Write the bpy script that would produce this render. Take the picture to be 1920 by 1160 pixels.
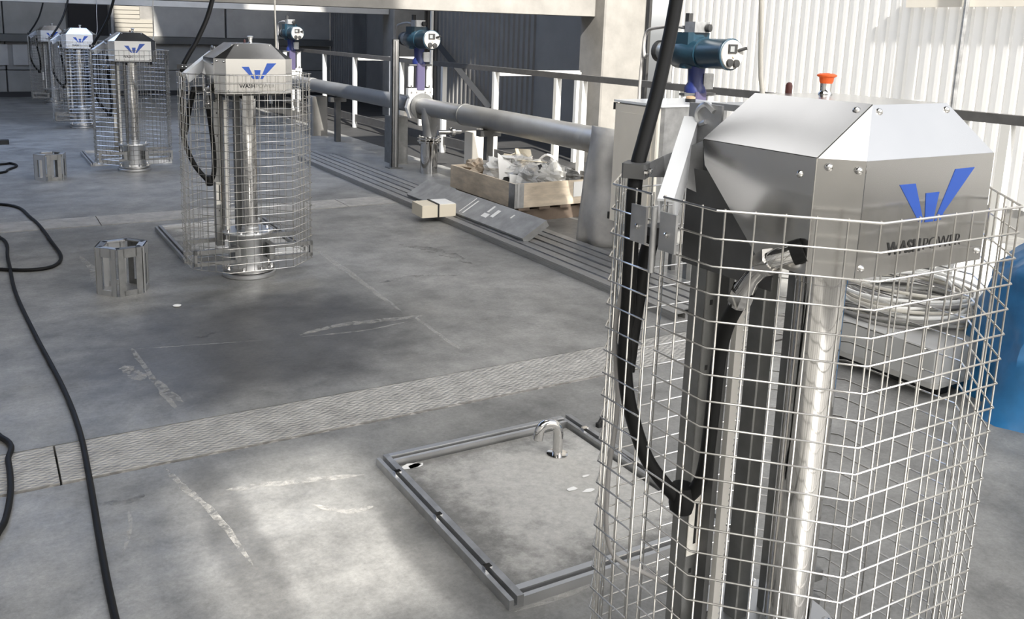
import bpy, math, random
from mathutils import Vector, Matrix, noise
random.seed(7)
S = bpy.context.scene
for o in list(bpy.data.objects): bpy.data.objects.remove(o)
COL = S.collection

# ------------------------------------------------------------------ camera
cd = bpy.data.cameras.new('camera'); cam = bpy.data.objects.new('camera', cd); COL.objects.link(cam)
FPX, CX, CY = 1679.05, 889.12, 385.95
cd.sensor_fit = 'HORIZONTAL'; cd.sensor_width = 36.0; cd.lens = FPX * 36.0 / 1920.0
cd.shift_x = (960 - CX) / 1920.0; cd.shift_y = -(580 - CY) / 1920.0
RC = Matrix(((0.8742, -0.0702, 0.4805), (-0.4849, -0.1801, 0.8558), (0.0265, -0.9811, -0.1915)))
M = Matrix([[RC[i][0], -RC[i][1], -RC[i][2]] for i in range(3)]).to_4x4()
M.translation = (0, 0, 1.75)
cam.matrix_world = M
cd.clip_start = 0.05; cd.clip_end = 200
S.camera = cam

# ------------------------------------------------------------------ light
w = bpy.data.worlds.new('sky'); S.world = w; w.use_nodes = True
nt = w.node_tree; bg = nt.nodes['Background']
sky = nt.nodes.new('ShaderNodeTexSky'); sky.sky_type = 'NISHITA'; sky.sun_disc = False
sky.sun_elevation = math.radians(38); sky.sun_rotation = math.radians(165); sky.air_density = 1.0; sky.dust_density = 2.0
mx = nt.nodes.new('ShaderNodeMix'); mx.data_type = 'RGBA'; mx.inputs[0].default_value = 0.85
hs = nt.nodes.new('ShaderNodeRGBToBW'); nt.links.new(sky.outputs[0], hs.inputs[0])
nt.links.new(sky.outputs[0], mx.inputs[6]); nt.links.new(hs.outputs[0], mx.inputs[7])
nt.links.new(mx.outputs[2], bg.inputs[0]); bg.inputs[1].default_value = 0.32
sl = bpy.data.lights.new('sun', 'SUN'); sl.energy = 9.0; sl.angle = math.radians(1.6); sl.color = (1, .965, .9)
so = bpy.data.objects.new('sun', sl); COL.objects.link(so)
so.rotation_euler = Vector((0.15, 0.75, -0.60)).to_track_quat('-Z', 'Y').to_euler()
so.location = (3, -10, 12)
vs = S.view_settings; vs.view_transform = 'Standard'; vs.look = 'None'; vs.exposure = 0.40; vs.gamma = 1.0
vs.use_curve_mapping = False

# ------------------------------------------------------------------ materials
MATS = {}
def mat(name, col, rough=.5, metal=0.0, noise_amt=0.0, nscale=6.0, bump=0.0, bscale=60.0, rvar=0.0, spec=.5, stretch=None, col2=None, ctrans=None):
    if name in MATS: return MATS[name]
    m = bpy.data.materials.new(name); m.use_nodes = True; t = m.node_tree; b = t.nodes['Principled BSDF']
    b.inputs['Base Color'].default_value = (*col, 1); b.inputs['Roughness'].default_value = rough
    b.inputs['Metallic'].default_value = metal; b.inputs['Specular IOR Level'].default_value = spec
    if noise_amt or bump or rvar or col2:
        tc = t.nodes.new('ShaderNodeTexCoord'); mp = t.nodes.new('ShaderNodeMapping')
        t.links.new(tc.outputs['Object'], mp.inputs[0])
        if stretch: mp.inputs['Scale'].default_value = stretch
        n = t.nodes.new('ShaderNodeTexNoise'); n.inputs['Scale'].default_value = nscale; n.inputs['Detail'].default_value = 6; n.inputs['Roughness'].default_value = .6
        t.links.new(mp.outputs[0], n.inputs['Vector'])
        if noise_amt or col2:
            r = t.nodes.new('ShaderNodeValToRGB'); r.color_ramp.elements[0].position = .32; r.color_ramp.elements[1].position = .68
            c2 = col2 or tuple(min(1, c * (1 + noise_amt)) for c in col)
            c1 = col if col2 else tuple(c * (1 - noise_amt) for c in col)
            r.color_ramp.elements[0].color = (*c1, 1); r.color_ramp.elements[1].color = (*c2, 1)
            t.links.new(n.outputs[0], r.inputs[0]); t.links.new(r.outputs[0], b.inputs['Base Color'])
        if rvar:
            mr = t.nodes.new('ShaderNodeMapRange'); mr.inputs[1].default_value = .3; mr.inputs[2].default_value = .7
            mr.inputs[3].default_value = max(.02, rough - rvar); mr.inputs[4].default_value = rough + rvar
            t.links.new(n.outputs[0], mr.inputs[0]); t.links.new(mr.outputs[0], b.inputs['Roughness'])
        if bump:
            n2 = t.nodes.new('ShaderNodeTexNoise'); n2.inputs['Scale'].default_value = bscale; n2.inputs['Detail'].default_value = 4
            t.links.new(mp.outputs[0], n2.inputs['Vector'])
            bp = t.nodes.new('ShaderNodeBump'); bp.inputs['Strength'].default_value = bump; bp.inputs['Distance'].default_value = .01
            t.links.new(n2.outputs[0], bp.inputs['Height']); t.links.new(bp.outputs[0], b.inputs['Normal'])
    MATS[name] = m
    return m

def floor_material():
    m = mat('floor_concrete', (.20, .198, .19), .42, bump=.10, bscale=35)
    t = m.node_tree; b = t.nodes['Principled BSDF']
    g = t.nodes.new('ShaderNodeNewGeometry')
    def nz(scale, detail, rough=.6, st=None):
        mp = t.nodes.new('ShaderNodeMapping'); t.links.new(g.outputs['Position'], mp.inputs[0])
        if st: mp.inputs['Scale'].default_value = st
        n = t.nodes.new('ShaderNodeTexNoise'); n.inputs['Scale'].default_value = scale; n.inputs['Detail'].default_value = detail; n.inputs['Roughness'].default_value = rough
        t.links.new(mp.outputs[0], n.inputs['Vector']); return n
    def ramp(n, p0, c0, p1, c1):
        r = t.nodes.new('ShaderNodeValToRGB'); e = r.color_ramp.elements
        e[0].position = p0; e[0].color = (*c0, 1); e[1].position = p1; e[1].color = (*c1, 1)
        t.links.new(n.outputs[0], r.inputs[0]); return r
    big = ramp(nz(.55, 5), .35, (.185, .183, .176), .68, (.30, .295, .283))
    med = ramp(nz(3.2, 9, .72), .30, (.54, .54, .54), .70, (1.36, 1.36, 1.35))
    fine = ramp(nz(55, 8, .8), .28, (.70, .70, .70), .72, (1.22, 1.22, 1.22))
    def mul(a, bb):
        x = t.nodes.new('ShaderNodeMix'); x.data_type = 'RGBA'; x.blend_type = 'MULTIPLY'; x.inputs[0].default_value = 1
        t.links.new(a, x.inputs[6]); t.links.new(bb, x.inputs[7]); return x.outputs[2]
    c = mul(mul(big.outputs[0], med.outputs[0]), fine.outputs[0])
    # darker patch in the floor colour, ragged outline
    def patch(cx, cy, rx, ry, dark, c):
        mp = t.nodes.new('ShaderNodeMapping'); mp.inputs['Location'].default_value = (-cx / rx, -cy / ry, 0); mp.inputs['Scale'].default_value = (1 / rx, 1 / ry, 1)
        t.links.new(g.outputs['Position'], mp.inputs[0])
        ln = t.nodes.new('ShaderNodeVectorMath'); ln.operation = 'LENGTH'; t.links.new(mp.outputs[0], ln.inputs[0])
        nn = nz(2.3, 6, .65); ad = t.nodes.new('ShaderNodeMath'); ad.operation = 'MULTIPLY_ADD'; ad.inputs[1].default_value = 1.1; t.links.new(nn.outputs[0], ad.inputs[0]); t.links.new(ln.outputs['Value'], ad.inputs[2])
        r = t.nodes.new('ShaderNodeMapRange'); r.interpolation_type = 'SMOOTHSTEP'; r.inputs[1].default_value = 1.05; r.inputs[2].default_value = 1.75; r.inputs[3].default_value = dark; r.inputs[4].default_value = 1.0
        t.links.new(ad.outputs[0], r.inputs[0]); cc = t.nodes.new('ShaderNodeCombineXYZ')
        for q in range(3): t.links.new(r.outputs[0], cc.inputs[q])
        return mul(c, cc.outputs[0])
    c = patch(1.30, 4.85, 1.15, 1.0, .36, c)  # this and the next paint the second unit's shade into the colour
    c = patch(2.0, 5.5, .7, .5, .75, c)
    c = patch(.70, 2.85, .10, .70, .55, c)
    c = patch(1.25, 2.55, .10, .50, .6, c)
    t.links.new(c, b.inputs['Base Color'])
    rr = t.nodes.new('ShaderNodeMapRange'); rr.inputs[1].default_value = .3; rr.inputs[2].default_value = .7; rr.inputs[3].default_value = .30; rr.inputs[4].default_value = .56
    t.links.new(nz(1.7, 8, .7).outputs[0], rr.inputs[0]); t.links.new(rr.outputs[0], b.inputs['Roughness'])
    return m

def tread_material():
    m = mat('tread_plate', (.40, .385, .36), .5, metal=.15, noise_amt=.2, nscale=9)
    t = m.node_tree; b = t.nodes['Principled BSDF']
    g = t.nodes.new('ShaderNodeNewGeometry'); mp = t.nodes.new('ShaderNodeMapping'); t.links.new(g.outputs['Position'], mp.inputs[0])
    mp.inputs['Rotation'].default_value = (0, 0, math.radians(38)); mp.inputs['Scale'].default_value = (26, 60, 30)
    v = t.nodes.new('ShaderNodeTexVoronoi'); v.inputs['Scale'].default_value = 1; v.inputs['Randomness'].default_value = .45
    t.links.new(mp.outputs[0], v.inputs['Vector'])
    bp = t.nodes.new('ShaderNodeBump'); bp.inputs['Strength'].default_value = 1.0; bp.inputs['Distance'].default_value = .012; bp.invert = True
    t.links.new(v.outputs['Distance'], bp.inputs['Height']); t.links.new(bp.outputs[0], b.inputs['Normal'])
    return m

def streak_material():
    m = mat('pale_dust', (.62, .60, .56), .8); t = m.node_tree; b = t.nodes['Principled BSDF']
    g = t.nodes.new('ShaderNodeNewGeometry'); n = t.nodes.new('ShaderNodeTexNoise'); n.inputs['Scale'].default_value = 24; n.inputs['Detail'].default_value = 8; n.inputs['Roughness'].default_value = .75
    t.links.new(g.outputs['Position'], n.inputs['Vector'])
    mr = t.nodes.new('ShaderNodeMapRange'); mr.inputs[1].default_value = .42; mr.inputs[2].default_value = .70; mr.inputs[3].default_value = 0; mr.inputs[4].default_value = .6
    t.links.new(n.outputs[0], mr.inputs[0]); t.links.new(mr.outputs[0], b.inputs['Alpha'])
    return m
def stain_material():
    m = mat('dark_stain', (.07, .068, .062), .5); t = m.node_tree; b = t.nodes['Principled BSDF']
    g = t.nodes.new('ShaderNodeNewGeometry'); n = t.nodes.new('ShaderNodeTexNoise'); n.inputs['Scale'].default_value = 9; n.inputs['Detail'].default_value = 8; n.inputs['Roughness'].default_value = .75
    t.links.new(g.outputs['Position'], n.inputs['Vector'])
    mr = t.nodes.new('ShaderNodeMapRange'); mr.inputs[1].default_value = .45; mr.inputs[2].default_value = .65; mr.inputs[3].default_value = 0; mr.inputs[4].default_value = .45
    t.links.new(n.outputs[0], mr.inputs[0]); t.links.new(mr.outputs[0], b.inputs['Alpha'])
    return m

def sheet_material(name, col, trans):
    m = bpy.data.materials.new(name); m.use_nodes = True; t = m.node_tree
    for n in list(t.nodes): t.nodes.remove(n)
    o = t.nodes.new('ShaderNodeOutputMaterial'); d = t.nodes.new('ShaderNodeBsdfDiffuse'); tr = t.nodes.new('ShaderNodeBsdfTranslucent')
    d.inputs[0].default_value = (*col, 1); tr.inputs[0].default_value = (*col, 1)
    x = t.nodes.new('ShaderNodeMixShader'); x.inputs[0].default_value = trans
    t.links.new(d.outputs[0], x.inputs[1]); t.links.new(tr.outputs[0], x.inputs[2]); t.links.new(x.outputs[0], o.inputs[0])
    return m

def film_material(name, col, clear):
    m = bpy.data.materials.new(name); m.use_nodes = True; t = m.node_tree; b = t.nodes['Principled BSDF']; o = t.nodes['Material Output']
    b.inputs['Base Color'].default_value = (*col, 1); b.inputs['Roughness'].default_value = .12
    tr = t.nodes.new('ShaderNodeBsdfTransparent'); x = t.nodes.new('ShaderNodeMixShader'); x.inputs[0].default_value = clear
    t.links.new(b.outputs[0], x.inputs[1]); t.links.new(tr.outputs[0], x.inputs[2]); t.links.new(x.outputs[0], o.inputs[0])
    return m

def hatch_material(x0, x1, y0, y1):
    m = mat('hatch_concrete_%d' % int(y0), (.40, .39, .36), .55, bump=.3, bscale=45); t = m.node_tree; b = t.nodes['Principled BSDF']
    g = t.nodes.new('ShaderNodeNewGeometry'); sx = t.nodes.new('ShaderNodeSeparateXYZ'); t.links.new(g.outputs['Position'], sx.inputs[0])
    def mth(op, a, bb):
        n = t.nodes.new('ShaderNodeMath'); n.operation = op
        for i, q in enumerate((a, bb)):
            if isinstance(q, (int, float)): n.inputs[i].default_value = q
            else: t.links.new(q, n.inputs[i])
        return n.outputs[0]
    def nz(sc, d):
        n = t.nodes.new('ShaderNodeTexNoise'); n.inputs['Scale'].default_value = sc; n.inputs['Detail'].default_value = d; n.inputs['Roughness'].default_value = .72
        t.links.new(g.outputs['Position'], n.inputs['Vector']); return n.outputs[0]
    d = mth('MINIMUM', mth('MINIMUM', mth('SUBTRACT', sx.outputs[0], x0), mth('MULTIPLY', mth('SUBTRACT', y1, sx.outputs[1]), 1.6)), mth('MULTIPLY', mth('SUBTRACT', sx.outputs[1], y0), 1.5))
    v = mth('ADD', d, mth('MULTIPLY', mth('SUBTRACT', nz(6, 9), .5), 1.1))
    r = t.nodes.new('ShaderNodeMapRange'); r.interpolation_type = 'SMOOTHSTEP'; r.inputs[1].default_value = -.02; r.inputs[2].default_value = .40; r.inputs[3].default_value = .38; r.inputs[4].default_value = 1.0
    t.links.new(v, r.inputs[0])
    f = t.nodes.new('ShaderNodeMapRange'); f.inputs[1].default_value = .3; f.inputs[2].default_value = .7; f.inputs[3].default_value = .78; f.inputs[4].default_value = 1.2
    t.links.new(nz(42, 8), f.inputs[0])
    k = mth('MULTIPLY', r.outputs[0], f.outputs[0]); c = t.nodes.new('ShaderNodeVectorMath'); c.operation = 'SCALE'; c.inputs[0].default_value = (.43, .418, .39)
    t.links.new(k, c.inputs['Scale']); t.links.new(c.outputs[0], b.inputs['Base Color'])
    return m
FLOOR = floor_material(); TREAD = tread_material(); DUST = streak_material(); STAIN = stain_material()
HOOD = mat('brushed_steel', (.60, .59, .575), .19, 1.0, noise_amt=.03, nscale=3, rvar=.04)
HOOD2 = mat('matt_steel', (.60, .60, .60), .42, 1.0)
POL = mat('polished_steel', (.62, .61, .595), .08, 1.0, rvar=.03, nscale=4)
WIRE = mat('wire_steel', (.66, .645, .615), .24, 1.0)
GALV = mat('galvanised', (.42, .42, .42), .42, .85, noise_amt=.18, nscale=14, rvar=.08)
DGALV = mat('dark_galvanised', (.24, .24, .235), .45, .8, noise_amt=.15, nscale=12)
PIPE = mat('pipe_zinc', (.27, .268, .262), .40, .6, noise_amt=.12, nscale=5, rvar=.08)
RUB = mat('black_rubber', (.006, .006, .006), .55, spec=.22)
DARK = mat('dark_plastic', (.018, .018, .018), .55)
DSTEEL = mat('dark_steel', (.10, .10, .10), .5, .5, noise_amt=.2)
BLUE = mat('logo_blue', (.02, .085, .42), .4)
INK = mat('lettering_black', (.015, .015, .015), .5)
TEAL = mat('actuator_teal', (.010, .032, .050), .32, .0, noise_amt=.1)
TEALG = mat('actuator_grey', (.30, .31, .31), .35, .5)
COBALT = mat('cobalt_paint', (.010, .018, .10), .4)
VIOL = mat('violet_rod', (.075, .065, .125), .35, .2)
WHITE = mat('white_paint', (.80, .79, .76), .45)
CREAM = mat('cream_lacquer', (.76, .71, .62), .4, noise_amt=.04, nscale=3)
CONC = mat('pale_concrete', (.205, .195, .178), .8, noise_amt=.18, nscale=2.5, bump=.15, bscale=25)
CONC2 = mat('grey_concrete', (.36, .352, .335), .8, noise_amt=.16, nscale=1.3, bump=.1, bscale=20)
DCONC = mat('dark_concrete', (.11, .11, .105), .8, noise_amt=.15, nscale=1.5)
SLABM = mat('hatch_concrete', (.40, .39, .36), .55, bump=.18, bscale=40, rvar=.12, nscale=4.5, col2=(.26, .25, .235))
CARD = mat('cardboard', (.46, .38, .29), .8, noise_amt=.12, nscale=8)
WOOD = mat('pale_plywood', (.58, .49, .38), .75, noise_amt=.25, nscale=3.5, stretch=(1, 1, 4))
PALW = mat('pallet_wood', (.16, .12, .09), .8, noise_amt=.2)
PAPER = mat('white_paper', (.80, .79, .76), .7)
CREAMP = mat('cream_paper', (.70, .63, .50), .8)
TARP = mat('blue_tarp', (.025, .16, .36), .30, noise_amt=.25, nscale=4, bump=.4, bscale=9)
CLOTH = mat('grey_cover', (.38, .37, .355), .7, noise_amt=.2, nscale=4, bump=.3, bscale=8)
CABLEW = mat('pale_cable', (.56, .53, .47), .5)
CABLEG = mat('grey_cable', (.30, .29, .28), .5)
ORANGE = mat('orange_plastic', (.85, .13, .02), .4)
REDD = mat('dark_red_plastic', (.09, .02, .015), .4)
BRASS = mat('pale_cap', (.75, .50, .30), .4)
RAIL = mat('rail_steel', (.10, .097, .094), .5, .3, noise_amt=.15, nscale=10)
POSTM = mat('post_steel', (.62, .61, .58), .5, .1)
CLEAR = film_material('clear_film', (.75, .75, .74), .62)
CLEAR2 = film_material('milky_film', (.78, .77, .74), .3)
LITE = sheet_material('translucent_sheet', (.95, .93, .89), .5)
LITE2 = sheet_material('dull_sheet', (.72, .70, .66), .46)
SHEET = mat('grey_sheet', (.20, .193, .182), .6, noise_amt=.08, nscale=2)
ROOFM = mat('roof_deck', (.10, .10, .10), .8)
GLASS = mat('window_glass', (.05, .055, .06), .1)
LABELM = mat('label_white', (.75, .72, .66), .6, noise_amt=.12, nscale=30)
BANDM = mat('black_band', (.02, .02, .02), .5)

# ------------------------------------------------------------------ mesh helpers
class MB:
    def __init__(s): s.v = []; s.f = []
    def add(s, vs, fs):
        k = len(s.v); s.v += [tuple(p) for p in vs]; s.f += [tuple(i + k for i in f) for f in fs]; return s
    def box(s, c, d, R=None, bev=0.0):
        x, y, z = d[0] / 2, d[1] / 2, d[2] / 2; c = Vector(c)
        if bev > 0:
            b = min(bev, x * .9, y * .9, z * .9); vs = []
            for sz in (-1, 1):
                for (px, py) in ((x - b, y), (x, y - b), (x, -y + b), (x - b, -y), (-x + b, -y), (-x, -y + b), (-x, y - b), (-x + b, y)):
                    vs.append((px, py, sz * z))
            vs = [Vector(p) for p in vs]
            fs = [tuple(range(7, -1, -1))[::1], tuple(range(8, 16))[::-1]] + [(i, i + 8, (i + 1) % 8 + 8, (i + 1) % 8) for i in range(8)]
            fs = [tuple(range(8)), tuple(range(15, 7, -1))] + [((i + 1) % 8, i, i + 8, (i + 1) % 8 + 8)[::-1] for i in range(8)]
        else:
            vs = [Vector((a * x, b_ * y, e * z)) for e in (-1, 1) for a, b_ in ((-1, -1), (1, -1), (1, 1), (-1, 1))]
            fs = [(3, 2, 1, 0), (4, 5, 6, 7), (0, 1, 5, 4), (1, 2, 6, 5), (2, 3, 7, 6), (3, 0, 4, 7)]
        if R is not None: vs = [R @ p for p in vs]
        return s.add([p + c for p in vs], fs)
    def b2(s, x0, x1, y0, y1, z0, z1, bev=0.0):
        return s.box(((x0 + x1) / 2, (y0 + y1) / 2, (z0 + z1) / 2), (abs(x1 - x0), abs(y1 - y0), abs(z1 - z0)), None, bev)
    def tube(s, pts, r, n=8, caps=True):
        P = [Vector(p) for p in pts]; m = len(P); R = r if isinstance(r, (list, tuple)) else [r] * m
        T = [(P[min(i + 1, m - 1)] - P[max(i - 1, 0)]).normalized() for i in range(m)]
        a = Vector((0, 0, 1)) if abs(T[0].z) < .9 else Vector((1, 0, 0))
        u = T[0].cross(a).normalized(); vs = []
        for i in range(m):
            if i: u = (u - T[i] * u.dot(T[i])).normalized()
            q = T[i].cross(u)
            for k in range(n):
                t = 2 * math.pi * k / n; vs.append(P[i] + (u * math.cos(t) + q * math.sin(t)) * R[i])
        fs = [(i * n + k, i * n + (k + 1) % n, (i + 1) * n + (k + 1) % n, (i + 1) * n + k) for i in range(m - 1) for k in range(n)]
        if caps: fs += [tuple(range(n))[::-1], tuple(range((m - 1) * n, m * n))]
        return s.add(vs, fs)
    def lathe(s, prof, c=(0, 0, 0), n=32, axis=None):
        c = Vector(c); vs = []; m = len(prof); Q = Vector((0, 0, 1)).rotation_difference(Vector(axis)) if axis is not None else None
        for r, z in prof:
            for k in range(n):
                t = 2 * math.pi * k / n; p = Vector((r * math.cos(t), r * math.sin(t), z))
                vs.append((Q @ p if Q else p) + c)
        fs = [(i * n + k, i * n + (k + 1) % n, (i + 1) * n + (k + 1) % n, (i + 1) * n + k) for i in range(m - 1) for k in range(n)]
        fs += [tuple(range(n))[::-1], tuple(range((m - 1) * n, m * n))]
        return s.add(vs, fs)
    def cyl(s, p0, p1, r, n=24):
        return s.tube([p0, p1], r, n)
    def prism(s, poly, off):
        k = len(poly); o = Vector(off); a = [Vector(p) for p in poly]
        return s.add(a + [p + o for p in a], [tuple(range(k))[::-1], tuple(range(k, 2 * k))] + [(i, (i + 1) % k, (i + 1) % k + k, i + k) for i in range(k)])
    def mesh(s, name, m, smooth=None):
        me = bpy.data.meshes.new(name); me.from_pydata(s.v, [], s.f); me.update()
        if m: me.materials.append(m)
        import bmesh
        bm = bmesh.new(); bm.from_mesh(me); bmesh.ops.recalc_face_normals(bm, faces=bm.faces); bm.to_mesh(me); bm.free()
        if smooth:
            for p in me.polygons: p.use_smooth = True
            try: me.set_sharp_from_angle(angle=math.radians(smooth))
            except Exception: pass
        return me
    def obj(s, name, m, parent=None, smooth=None):
        return link(name, s.mesh(name, m, smooth), parent)
def link(name, data, parent=None, loc=None):
    o = bpy.data.objects.new(name, data); COL.objects.link(o)
    if parent: o.parent = parent
    if loc: o.location = loc
    return o
def tag(o, label, cat, group=None, kind=None):
    o['label'] = label
    if cat: o['category'] = cat
    if group: o['group'] = group
    if kind: o['kind'] = kind
    return o
def thing(name, loc, label, cat, group=None, rz=0):
    o = bpy.data.objects.new(name, None); COL.objects.link(o); o.location = loc; o.rotation_euler = (0, 0, rz); o.empty_display_size = .1
    return tag(o, label, cat, group)
def struct(o): o['kind'] = 'structure'; return o
def copy_tree(o, parent=None):
    c = o.copy(); COL.objects.link(c); c.parent = parent
    for ch in list(o.children): copy_tree(ch, c)
    return c
def smooth_path(pts, n=6):
    P = [Vector(p) for p in pts]; out = []
    for i in range(len(P) - 1):
        p0 = P[max(i - 1, 0)]; p1 = P[i]; p2 = P[i + 1]; p3 = P[min(i + 2, len(P) - 1)]
        for k in range(n):
            t = k / n; out.append(.5 * ((2 * p1) + (p2 - p0) * t + (2 * p0 - 5 * p1 + 4 * p2 - p3) * t * t + (3 * p1 - p0 - 3 * p2 + p3) * t ** 3))
    return out + [P[-1]]
def text_mesh(body, size, offset, name):
    cu = bpy.data.curves.new(name, 'FONT'); cu.body = body; cu.size = size; cu.offset = offset; cu.extrude = .0006; cu.align_x = 'LEFT'
    tmp = bpy.data.objects.new(name, cu); COL.objects.link(tmp); dg = bpy.context.evaluated_depsgraph_get(); dg.update()
    me = bpy.data.meshes.new_from_object(tmp.evaluated_get(dg)); bpy.data.objects.remove(tmp); me.name = name
    return me

# ------------------------------------------------------------------ structure
XW, YF = 8.4, 23.0
fl = struct(MB().b2(-6, XW + .3, -7, YF + .3, -.30, -.05).obj('floor', mat('joint_dark', (.02, .019, .018), .9)))  # dark base that shows through the slab joints
for i, (y0, y1) in enumerate(((-7, 3.514), (3.889, 8.236), (8.664, YF + .3))):
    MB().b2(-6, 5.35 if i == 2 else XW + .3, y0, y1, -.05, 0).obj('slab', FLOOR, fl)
MB().b2(5.36, XW + .3, 8.66, YF + .3, -.05, -.002).obj('dark_slab', mat('shaded_strip', (.035, .034, .033), .7, noise_amt=.3, nscale=3), fl)  # floor in shade by the railing, its darkness put into the colour
for (y0, y1, xs) in ((3.533, 3.877, (-6, -1.82, .192, 5.2, XW + .3)), (8.252, 8.653, (-6, -1.6, .9, 3.2, 5.6, XW + .3))):
    for a, b in zip(xs[:-1], xs[1:]):
        MB().b2(a + .004, b - .004, y0, y1, -.05, .002).obj('cover_plate', TREAD, fl)
# dust streaks, stains on the floor
def ribbon(pts, wd, name, m, jit=.35, z=.0022):
    P = smooth_path([(x, y, z) for x, y in pts], 6); vs = []; fs = []
    for i, p in enumerate(P):
        t = (P[min(i + 1, len(P) - 1)] - P[max(i - 1, 0)]).normalized(); nn = Vector((-t.y, t.x, 0))
        e = min(1, (i + .4) / 3, (len(P) - 1 - i + .4) / 3); a = wd * e * (1 + jit * random.uniform(-1, 1)) / 2; b = wd * e * (1 + jit * random.uniform(-1, 1)) / 2
        vs += [p + nn * a, p - nn * b]
    for i in range(len(P) - 1): fs.append((2 * i, 2 * i + 1, 2 * i + 3, 2 * i + 2))
    return MB().add(vs, fs).obj(name, m, fl)
for pts, wd in ([(.67, 4.93), (1.0, 4.86), (1.35, 4.78)], .012), ([(1.55, 4.78), (1.83, 4.85), (2.1, 4.83), (2.35, 4.81)], .06), ([(2.32, 6.74), (2.30, 5.8), (2.27, 4.93)], .05), \
        ([(2.3, 4.85), (2.29, 4.5), (2.28, 4.14)], .03), ([(.66, 4.95), (.68, 4.6), (.70, 4.3), (.72, 4.02)], .035), ([(.58, 4.7), (.61, 4.6), (.64, 4.45)], .07), ([(.68, 4.5), (.73, 4.25), (.76, 4.1)], .03), \
        ([(.57, 3.47), (.60, 3.3), (.66, 3.05), (.70, 2.67)], .025), ([(.74, 3.2), (.95, 3.16), (1.26, 3.08)], .04), ([(.39, 3.22), (.38, 3.1), (.33, 2.92)], .014), ([(3.52, 5.73), (3.69, 5.61)], .012), \
        ([(.62, 7.18), (.66, 6.7), (.63, 6.24)], .05), ([(1.0, 2.95), (1.1, 2.85), (1.2, 2.84)], .03), ([(1.55, 4.75), (1.9, 4.7), (2.2, 4.74)], .02), ([(1.95, 2.0), (2.02, 1.9), (2.05, 1.75)], .012):
    ribbon(pts, wd, 'dust_streak', DUST)
for pts, wd in ([(.30, 3.3), (.40, 3.28), (.46, 3.3)], .05), ([(1.0, 5.0), (1.06, 4.98), (1.14, 5.05)], .025), ([(2.4, 5.6), (2.7, 5.65), (3.0, 5.55)], .05), \
        ([(1.5, 8.0), (1.7, 7.2)], .08), ([(3.0, 6.6), (3.2, 6.2), (3.25, 5.8)], .12):
    ribbon(pts, wd, 'stain', STAIN, .5, .0017)

# right wall : corrugated sheets, translucent near, opaque far
wr = struct(MB().b2(XW + .02, XW + .10, -7, YF, 0, .25).obj('wall_right', CONC2))
def corrugated(y0, y1, z0, z1, x, pitch, depth, m, th=.004):
    vs = []; prof = []; y = y0
    while y < y1 - 1e-6:
        for fy, fx in ((0, 0), (.32, 0), (.42, 1), (.90, 1)):
            yy = y + fy * pitch
            if yy <= y1 + 1e-6: prof.append((yy, x + fx * depth))
        y += pitch
    prof.append((y1, x))
    k = len(prof); mb = MB()
    vs = [(p[1], p[0], z0) for p in prof] + [(p[1], p[0], z1) for p in prof]
    return mb.add(vs, [(i, i + 1, k + i + 1, k + i) for i in range(k - 1)])
y = -7.0
while y < 9.6:
    y1 = y + 1.04
    corrugated(y, y1, .25, 4.3, XW, .13, .03, None).obj('sheet', LITE, wr); y = y1
y = 9.7 + .3
wy = []
while y < YF - .1:
    y1 = min(y + 1.19, YF)
    corrugated(y, y1, .25, 4.3, XW - (.02 if y < 11.2 else 0), .17, .035, None).obj('dark_sheet', SHEET, wr); y = y1
# plain grey panels on the far part of the right wall
MB().b2(XW - .10, XW - .05, 10.35, 12.75, .0, 4.3).obj('plain_panel', SHEET, wr)
MB().b2(XW - .12, XW - .05, 17.9, 20.2, .0, 4.3).obj('plain_panel', SHEET, wr)
MB().b2(XW - .14, XW - .06, 20.2, 21.0, .0, 4.3).obj('plain_panel', DCONC, wr)
MB().b2(XW - .07, XW - .03, 10.9, 11.9, 1.28, 1.48).obj('window_flap', CONC2, wr)
# top purlin, downpipe on the near right wall
MB().b2(XW - .09, XW - .02, -7, 6.0, 2.10, 2.22).obj('purlin', CREAM, wr)
MB().b2(XW - .09, XW - .02, -7, 9.6, 4.2, 4.3).obj('purlin', CREAM, wr)
dp = tag(MB().tube([(XW - .14, 5.33, 0.0), (XW - .14, 5.33, 1.5), (XW - .13, 5.33, 2.1), (XW - .13, 5.33, 4.2)], .025, 10).obj('downpipe', GALV), 'slim grey downpipe fixed upright on the bright translucent wall', 'pipe')
# far wall
wf = struct(MB().b2(-6, XW + .3, YF + .12, YF + .4, 0, 6).obj('wall_back', DCONC))
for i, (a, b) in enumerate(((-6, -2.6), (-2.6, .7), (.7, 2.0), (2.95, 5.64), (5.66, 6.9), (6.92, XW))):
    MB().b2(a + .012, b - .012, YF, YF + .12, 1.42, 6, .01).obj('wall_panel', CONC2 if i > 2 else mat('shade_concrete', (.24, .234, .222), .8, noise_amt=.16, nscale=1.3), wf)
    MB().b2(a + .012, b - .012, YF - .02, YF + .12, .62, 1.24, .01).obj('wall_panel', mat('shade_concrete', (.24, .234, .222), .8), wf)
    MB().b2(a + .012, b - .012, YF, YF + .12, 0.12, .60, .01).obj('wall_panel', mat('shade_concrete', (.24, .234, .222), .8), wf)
MB().b2(-6, XW, YF - .16, YF, 1.25, 1.41).obj('wall_ledge', DCONC, wf)
MB().b2(-6, XW, YF - .05, YF, .0, .12).obj('wall_kerb', mat('kerb_black', (.02, .02, .022), .7), wf)
for x in (.05, .45, .85, 1.25):
    MB().b2(x, x + .3, YF - .06, YF, .72, 1.18).obj('recess_panel', CONC2, wf)
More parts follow.
